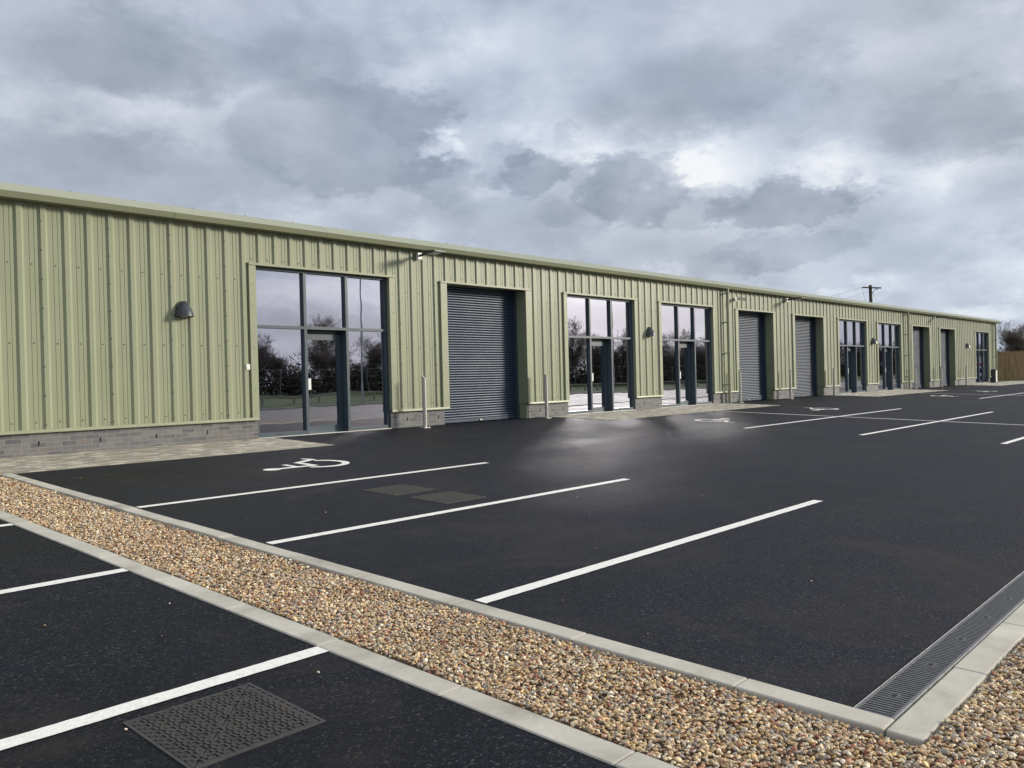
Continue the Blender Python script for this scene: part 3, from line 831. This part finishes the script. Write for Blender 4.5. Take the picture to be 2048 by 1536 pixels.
# ----------------------------------------------------------------- timber fence at the far end
fe = empty('timber_fence', (67.0, 0, 0)); tag(fe, 'brown close boarded timber fence beyond the far end of the building', 'fence')
b = MB(); y = -1.0; rr = random.Random(3)
while y < 7:
    o_ = rr.uniform(-.004,.004); t = rr.uniform(-.012,.012)
    b.add([(-.012+o_,y,.03),(-.030+o_,y+.112,.03),(.0,y+.112,.03),(.0,y,.03),(-.012+o_,y,2.04+t),(-.030+o_,y+.112,2.04+t),(.0,y+.112,2.04+t),(.0,y,2.04+t)],
          [(0,3,2,1),(4,5,6,7),(0,1,5,4),(1,2,6,5),(2,3,7,6),(3,0,4,7)]); y += .1
b.build('board_panel', M['fence'], fe)
for y in (-1.05,.55,2.15,3.75,5.35):
    p = MB(); p.box(-.075,.03,y-.05,y+.05,-.2,2.12); p.build('post', M['fence'], fe)
b = MB(); b.box(-.045,.02,-1.0,7.0,2.055,2.085); b.build('capping_rail', M['fence'], fe)
b = MB(); b.box(-.02,.02,-1.0,7.0,-.1,.03); b.build('gravel_board', M['concrete'], fe)

# ----------------------------------------------------------------- across the road (seen in the glass)
kf = empty('knee_rail_fence', (0, -37.5, gprof(0,-37.5))); tag(kf, 'low pale timber rail fence on the verge reflected in the windows', 'fence')
b = MB(); b.box(8,130,-.05,.05,.52,.64); b.build('rail', M['rail'], kf)
p0 = None
for k in range(50):
    if p0 is None:
        q = MB(); q.box(-.06,.06,-.06,.06,-.1,.52); p0 = q.build('post', M['rail'], kf)
        p0.location = (9,0,0)
    else:
        q = p0.copy(); COL.objects.link(q); q.parent = kf; q.location = (9+k*2.4, 0, 0)
mf = empty('wire_mesh_fence', (0, -47, gprof(0,-47))); tag(mf, 'thin wire fence before the trees reflected in the windows', 'fence')
b = MB()
for z in (.4,1.1,1.75,2.35):
    b = MB(); b.tube((5,0,z), (150,0,z), .016 if z > 2 else .006, None, 6); b.build('line_wire', M['wire'], mf)
p0 = None
for k in range(46):
    if p0 is None:
        q = MB(); q.tube((0,0,0), (0,0,2.4), .035, .035, 8); p0 = q.build('post', M['wire'], mf); p0.location = (8,0,0)
    else:
        q = p0.copy(); COL.objects.link(q); q.parent = mf; q.location = (8+k*3.0, 0, 0)
def lamp_column():
    root = empty('lamp_column'); b = MB(); b.tube((0,0,0), (0,0,1.3), .085, .085, 12); b.tube((0,0,1.3), (0,0,10.2), .058, .04, 12); b.build('column', M['galv'], root)
    h = MB(); h.tube((0,0,10.2), (0,.9,10.32), .03, .03, 8); h.obox((0,1.15,10.33), (.13,0,0), (0,.32,.02), (0,0,.05)); h.build('lamp_head', M['galv'], root); return root
lc = lamp_column()
for i, (x, lb) in enumerate([(36.6,'tall grey lamp column reflected in the first glazed front'),(66.9,'tall grey lamp column reflected in the second glazed front')]):
    o = lc if i == 0 else copy_tree(lc); o.location = (x, -34.2, gprof(x,-34.2)); tag(o, lb, 'lamp column', 'lamp columns along the access road')

# ----------------------------------------------------------------- trees
def bare_tree(seed, H):
    rr = random.Random(seed); tr, cr = MB(), MB()
    def stick(mb, p, q, r0, r1, n): mb.tube(p, q, r0, r1, n, 0, False, True)
    def grow(p, d, L, r, lev):
        d = d.normalized(); segs = 3 if lev < 2 else 2
        for s in range(segs):
            nd = (d + Vector((rr.gauss(0,.14), rr.gauss(0,.14), rr.gauss(.05,.1)))).normalized()
            q = p + nd*(L/segs); r2 = r*.78
            stick(tr if lev < 2 else cr, p, q, r, r2, 7 if lev == 0 else (5 if lev == 1 else 3))
            if lev < 4 and (lev > 0 or s > 0 or rr.random() < .5):
                nb = {0: 4, 1: 4, 2: 4, 3: 4}[lev]
                for _ in range(nb):
                    a = nd.orthogonal().normalized(); a.rotate(Matrix.Rotation(rr.uniform(0, 6.283), 3, nd))
                    spread = rr.uniform(.55, 1.15)
                    bd = nd*math.cos(spread) + a*math.sin(spread); bd.z += .12
                    st = p.lerp(q, rr.uniform(.2, 1))
                    grow(st, bd, L*rr.uniform(.42, .66) if lev else L*rr.uniform(.4, .62), max(.008, r2*(.5 if lev < 2 else .55)), lev+1)
            p, d, r = q, nd, r2
    grow(Vector((0,0,-.2)), Vector((rr.gauss(0,.05), rr.gauss(0,.05), 1)), H*.62, H*.021, 0)
    root = empty('bare_tree'); tr.build('trunk', M['bark'], root, fix=False); cr.build('crown', M['twig'], root, fix=False); return root
PROT = [bare_tree(21+i, h) for i, h in enumerate((7.2, 6.4, 8.0, 5.6))]
LN = [(124,13),(122,-7),(260,-18),(250,-40),(200,-60),(100,-52),(30,-64),(-45,-64)]
def along(t):
    for (a, c) in zip(LN[:-1], LN[1:]):
        L = math.dist(a, c)
        if t <= L: return a[0]+(c[0]-a[0])*t/L, a[1]+(c[1]-a[1])*t/L
        t -= L
    return LN[-1]
TOT = sum(math.dist(a, c) for a, c in zip(LN[:-1], LN[1:]))
rr = random.Random(5); cnt = 0
KIND = ['broad grey brown bare tree in the winter wood beyond the fence', 'low spreading bare tree in the winter wood beyond the fence', 'tallest kind of bare tree in the winter wood, upright crown', 'short bushy bare tree at the edge of the winter wood']
for row in range(3):
    t = rr.uniform(0, 2)
    while t < TOT:
        x, y = along(t); x += rr.uniform(-1.5,1.5) + (row*5 if y > -14 and x < 140 else 0); y += rr.uniform(-1.5,1.5) - (0 if y > -14 and x < 140 else row*5)
        k = rr.randrange(4); used = PROT[k].get('label') is not None
        o = copy_tree(PROT[k]) if used else PROT[k]
        o.location = (x, y, gprof(x,y)); s = rr.uniform(.85,1.18)*(.84 if t < 24 else 1); o.scale = (s,s,s); o.rotation_euler = (0,0,rr.uniform(0,6.28))
        tag(o, KIND[k], 'tree', 'bare trees of the winter wood'); t += rr.uniform(2.0, 3.6) if t < 24 else rr.uniform(4.0, 7.0); cnt += 1
# tangled scrub under the trees
n = 130000; tt = np.concatenate([RNG.uniform(0, 24, 16000), RNG.uniform(0, TOT, n-16000)]); P = np.array([along(t) for t in tt])
P += RNG.normal(0, 2.0, P.shape)
hmax = 3.9 + .5*np.sin(tt*.35)*np.sin(tt*.11+1) + .3*np.sin(tt*1.3)
z = hmax*RNG.beta(1.3, 1.5, n)
A = RNG.normal(0, 1, (n,3)); A[:,2] = np.abs(A[:,2])*1.2; A /= np.linalg.norm(A, axis=1)[:,None]; Bv = np.cross(A, RNG.normal(0,1,(n,3))); Bv /= np.linalg.norm(Bv, axis=1)[:,None]
C_ = np.stack([P[:,0], P[:,1], z + np.array([gprof(0, q) for q in P[:,1]])], 1)
fz = (1.25 - z/hmax)[:,None]; la = RNG.uniform(.2,.5,n)[:,None]*fz; wb = RNG.uniform(.03,.16,n)[:,None]*fz
V = np.stack([C_-A*la-Bv*wb, C_+A*la-Bv*wb*.4, C_+A*la+Bv*wb*.4, C_-A*la+Bv*wb], 1).reshape(-1,3)
tag(np_mesh('undergrowth', V, np.arange(4*n).reshape(-1,4), M['scrub'], False), 'dark tangled scrub filling the foot of the winter wood', 'undergrowth', kind='stuff')

# ----------------------------------------------------------------- sky
SAZ, SEL = 127.5, 16.5          # compass style: degrees from +Y towards +X; height above the horizon
sd = Vector((math.sin(R(SAZ))*math.cos(R(SEL)), math.cos(R(SAZ))*math.cos(R(SEL)), math.sin(R(SEL))))
W = bpy.data.worlds.new('World'); SC.world = W; W.use_nodes = True; W.cycles.sampling_method = 'MANUAL'; W.cycles.sample_map_resolution = 512
nt = W.node_tree; bg = nt.nodes['Background']; bg.inputs['Strength'].default_value = .1
sky = N(nt, 'ShaderNodeTexSky', sky_type='NISHITA'); sky.sun_disc = False
sky.sun_elevation = R(SEL); sky.sun_rotation = R(SAZ); sky.air_density = 1.2; sky.dust_density = 2.0
D = N(nt, 'ShaderNodeTexCoord').outputs['Generated']
sx = N(nt, 'ShaderNodeSeparateXYZ'); nt.links.new(D, sx.inputs[0])
az = mathn(nt, 'MULTIPLY', mathn(nt, 'ARCTAN2', sx.outputs[0], sx.outputs[1]), 180/math.pi)
el = mathn(nt, 'MULTIPLY', mathn(nt, 'ARCSINE', sx.outputs[2]), 180/math.pi)
zsafe = mathn(nt, 'ADD', mathn(nt, 'MAXIMUM', sx.outputs[2], 0.0), .16)
cx = N(nt, 'ShaderNodeCombineXYZ'); nt.links.new(mathn(nt, 'DIVIDE', sx.outputs[0], zsafe), cx.inputs[0]); nt.links.new(mathn(nt, 'DIVIDE', sx.outputs[1], zsafe), cx.inputs[1])
cx.inputs[2].default_value = 3.7
st = N(nt, 'ShaderNodeMapping'); st.inputs['Scale'].default_value = (1,1,1.9); nt.links.new(D, st.inputs[0])
w1 = noise(nt, 7.5, 7, .58, st.outputs[0]); w2 = noise(nt, 22, 7, .62, st.outputs[0])
def off(col, k):
    v = N(nt, 'ShaderNodeVectorMath', operation='SUBTRACT'); nt.links.new(col, v.inputs[0]); v.inputs[1].default_value = (.5,.5,.5)
    u = N(nt, 'ShaderNodeVectorMath', operation='MULTIPLY'); nt.links.new(v.outputs[0], u.inputs[0]); u.inputs[1].default_value = k; return u.outputs[0]
ae = N(nt, 'ShaderNodeCombineXYZ'); nt.links.new(az, ae.inputs[0]); nt.links.new(el, ae.inputs[1])
s1 = N(nt, 'ShaderNodeVectorMath', operation='ADD'); nt.links.new(ae.outputs[0], s1.inputs[0]); nt.links.new(off(w1.outputs['Color'], (3.4,1.9,0)), s1.inputs[1])
w3 = noise(nt, 70, 5, .6, st.outputs[0])
s3 = N(nt, 'ShaderNodeVectorMath', operation='ADD'); nt.links.new(s1.outputs[0], s3.inputs[0]); nt.links.new(off(w3.outputs['Color'], (1.3,.9,0)), s3.inputs[1])
s2 = N(nt, 'ShaderNodeVectorMath', operation='ADD'); nt.links.new(s3.outputs[0], s2.inputs[0]); nt.links.new(off(w2.outputs['Color'], (4.6,3.2,0)), s2.inputs[1])
AE = s2.outputs[0]
BLOBS = [   # azimuth, elevation, half width, half height, weight, hard core
 # broad light breaks
 (47.5,20.5,8.5,4.6,.30,0),(40.6,20.4,2.8,2.6,.22,.1),(52,16.2,7.5,2.4,.40,0),(60,14.3,6.5,2.2,.46,0),(68.5,13.2,7.5,1.9,.42,0),(75,11.6,7,2.2,.26,0),
 (22,17.2,10,1.6,.26,0),(32.3,17.6,4.2,1.4,.16,0),(43.2,15.8,2.4,.8,.62,.2),(46.2,14.6,2.2,1.2,.30,0),(53.5,14.8,3.2,1.1,.40,0),(59.2,13.6,2.6,1.5,.42,0),(62,12.6,2.4,1.3,.22,0),
 (70.2,19.1,4.3,2,.16,0),(79,20.2,3,1.6,.20,0),(71.1,5.3,2.2,1.0,.30,.2),(68.6,4.8,1.8,.7,.24,.2),(58.3,7.1,1.8,.9,.32,.1),(42.0,10.4,2.4,1.6,.30,.1),(38.6,9.4,4,.9,.16,.1),(77.4,2.9,3.4,1.0,.36,.1),
 (52.8,10.2,5,.7,.18,0),(64.9,8.9,1.6,.5,.2,.1),(70.5,7.4,4.3,1.1,.14,0),(17.1,20.7,3.1,1.6,.12,0),(45.4,12.6,1.6,.8,.2,.1),
 # dark cloud bodies
 (23.6,20,8,2.9,-.52,.3),(33.8,20.8,4.6,2.6,-.44,.3),(38.3,23.9,7.3,1.7,-.14,.1),(36.6,16.0,7.0,3.3,-.38,.6),(41.0,17.4,3.0,2.0,-.22,.5),(43.0,13.6,4.0,1.5,-.34,.5),(22.8,13.2,14.6,2.6,-.46,.3),(17.7,15.3,4.6,1.2,-.10,.1),
 (48.9,13.7,2.3,1.5,-.52,.55),(47.4,14.9,1.9,.8,-.34,.4),(51.0,16.2,1.3,.9,-.28,.3),(55.9,12.4,3.5,2.4,-.56,.55),(53.0,11.3,3.6,1.4,-.22,.4),(60.0,10.6,3.4,1.0,-.30,.4),(65.3,10.7,4.7,1.45,-.54,.55),(69.6,11.3,1.6,.8,-.36,.4),(63.4,12.2,2.2,.5,-.22,.3),
 (65.3,7.9,4.5,1.25,-.36,.5),(61.3,7.0,3.4,.9,-.26,.4),(47.6,10.6,6.4,2.0,-.26,.45),(60.5,18.4,10.5,2.9,-.30,.3),(75.3,14.3,5.4,2.4,-.46,.35),(78.5,10.9,3.5,1.4,-.16,.1),(74,7.0,7,1.4,-.18,.1),(46.6,7.6,6.8,1.2,-.16,.1),
 # behind the camera, mirrored in the glass
 (145,6.3,17,2.6,.24,.1),(147,3.4,13,1.1,-.22,.1),(153,8.2,7,1.8,-.22,.2),(143,5.9,12,1.3,.34,.1),(126,4.2,5,.9,-.45,.3),(129,7.4,5,.9,-.45,.3),(119,5.6,5,.9,-.4,.3),(112,3.5,8,1.2,-.25,.1),(122,2.4,9,.6,.3,.1)]
base = noise(nt, .9, 6, .5, cx.outputs[0], .3)
acc = maprange(nt, base.outputs['Fac'], .25, .75, .38, .63)
# puffs: rounded cells with darker middles and lighter rims
wd = N(nt, 'ShaderNodeVectorMath', operation='ADD'); nt.links.new(st.outputs[0], wd.inputs[0]); nt.links.new(off(w2.outputs['Color'], (.07,.07,.07)), wd.inputs[1])
for sc_, am in ((11,.36),):
    vo = N(nt, 'ShaderNodeTexVoronoi', feature='SMOOTH_F1'); vo.inputs['Scale'].default_value = sc_; vo.inputs['Smoothness'].default_value = .55
    nt.links.new(wd.outputs[0], vo.inputs['Vector'])
    acc = mathn(nt, 'ADD', acc, mathn(nt, 'MULTIPLY', mathn(nt, 'SUBTRACT', vo.outputs['Distance'], .42), am))
acc = mathn(nt, 'ADD', acc, mathn(nt, 'MULTIPLY', mathn(nt, 'SUBTRACT', w2.outputs['Fac'], .5), .36))
acc = mathn(nt, 'ADD', acc, mathn(nt, 'MULTIPLY', mathn(nt, 'SUBTRACT', w1.outputs['Fac'], .5), .30))
for a, e, sa, se, w, ed in BLOBS:
    v = N(nt, 'ShaderNodeVectorMath', operation='SUBTRACT'); nt.links.new(AE, v.inputs[0]); v.inputs[1].default_value = (a, e, 0)
    u = N(nt, 'ShaderNodeVectorMath', operation='MULTIPLY'); nt.links.new(v.outputs[0], u.inputs[0]); u.inputs[1].default_value = (1/(sa*1.15), 1/(se*1.15), 0)
    l = N(nt, 'ShaderNodeVectorMath', operation='LENGTH'); nt.links.new(u.outputs[0], l.inputs[0])
    acc = mathn(nt, 'ADD', acc, maprange(nt, l.outputs['Value'], 1.0, ed*1.35 if w < 0 else ed, 0, w*(.74 if w > 0 else .56), True))
acc = mathn(nt, 'ADD', acc, maprange(nt, el, 28, 62, 0, .5, True))  # unseen sky overhead brightened to add light on the ground
cl = ramp(nt, acc, [(.0,(.30,.345,.425)),(.27,(.40,.445,.53)),(.50,(.51,.555,.65)),(.70,(.65,.69,.77)),(.86,(.81,.835,.885)),(.98,(.96,.965,.975))])
dt = N(nt, 'ShaderNodeVectorMath', operation='DOT_PRODUCT'); nt.links.new(D, dt.inputs[0]); dt.inputs[1].default_value = sd
gl = mathn(nt, 'POWER', mathn(nt, 'MAXIMUM', dt.outputs['Value'], 0), 6)
gl2 = mathn(nt, 'POWER', mathn(nt, 'MAXIMUM', dt.outputs['Value'], 0), 70)
gs = mathn(nt, 'ADD', mathn(nt, 'MULTIPLY', gl, .22), mathn(nt, 'MULTIPLY', gl2, 3.2))
gc = N(nt, 'ShaderNodeVectorMath', operation='SCALE'); gc.inputs[0].default_value = (1.0,.94,.85); nt.links.new(gs, gc.inputs['Scale'])
tot = N(nt, 'ShaderNodeVectorMath', operation='ADD'); nt.links.new(cl.outputs[0], tot.inputs[0]); nt.links.new(gc.outputs[0], tot.inputs[1])
tint = mixcol(nt, maprange(nt, noise(nt, 2.4, 3, .5, D).outputs['Fac'], .38, .62, 0, 1, True), (.95,.995,1.045), (1.0,1.0,1.0))
tt_ = N(nt, 'ShaderNodeVectorMath', operation='MULTIPLY'); nt.links.new(tot.outputs[0], tt_.inputs[0]); nt.links.new(tint, tt_.inputs[1]); tot = tt_
x10 = N(nt, 'ShaderNodeVectorMath', operation='SCALE'); nt.links.new(tot.outputs[0], x10.inputs[0]); x10.inputs['Scale'].default_value = 10.0
nt.links.new(mixcol(nt, .94, sky.outputs[0], x10.outputs[0]), bg.inputs['Color'])

L = bpy.data.lights.new('sun', 'SUN'); L.energy = 4.0; L.angle = R(10); L.color = (1.0,.915,.78)
lo = bpy.data.objects.new('sun', L); COL.objects.link(lo); lo.rotation_euler = (-sd).to_track_quat('-Z', 'Y').to_euler(); lo.location = (40,-40,30)

# ----------------------------------------------------------------- camera
cd = bpy.data.cameras.new('camera'); co_ = bpy.data.objects.new('camera', cd); COL.objects.link(co_)
yaw, pit, rol = .824472833, -.004977571, .02552060
f = Vector((math.sin(yaw)*math.cos(pit), math.cos(yaw)*math.cos(pit), math.sin(pit)))
r = Vector((math.cos(yaw), -math.sin(yaw), 0)); d = f.cross(r)
c, s = math.cos(rol), math.sin(rol); r2 = r*c + d*s; d2 = d*c - r*s
m3 = Matrix((r2, -d2, -f)).transposed()
co_.matrix_world = Matrix.Translation((0, -13.894, .96385)) @ m3.to_4x4()
cd.sensor_width = 36; cd.lens = 1677.63/2048*36; cd.clip_start = .05; cd.clip_end = 6000
SC.camera = co_

SC.view_settings.view_transform = 'Standard'; SC.view_settings.look = 'None'
SC.view_settings.exposure = 0; SC.view_settings.gamma = 1; SC.view_settings.use_curve_mapping = False
SC.render.engine = 'CYCLES'
cy = SC.cycles; cy.use_denoising = True; cy.max_bounces = 8; cy.transparent_max_bounces = 12; cy.blur_glossy = .35; cy.sample_clamp_indirect = 25
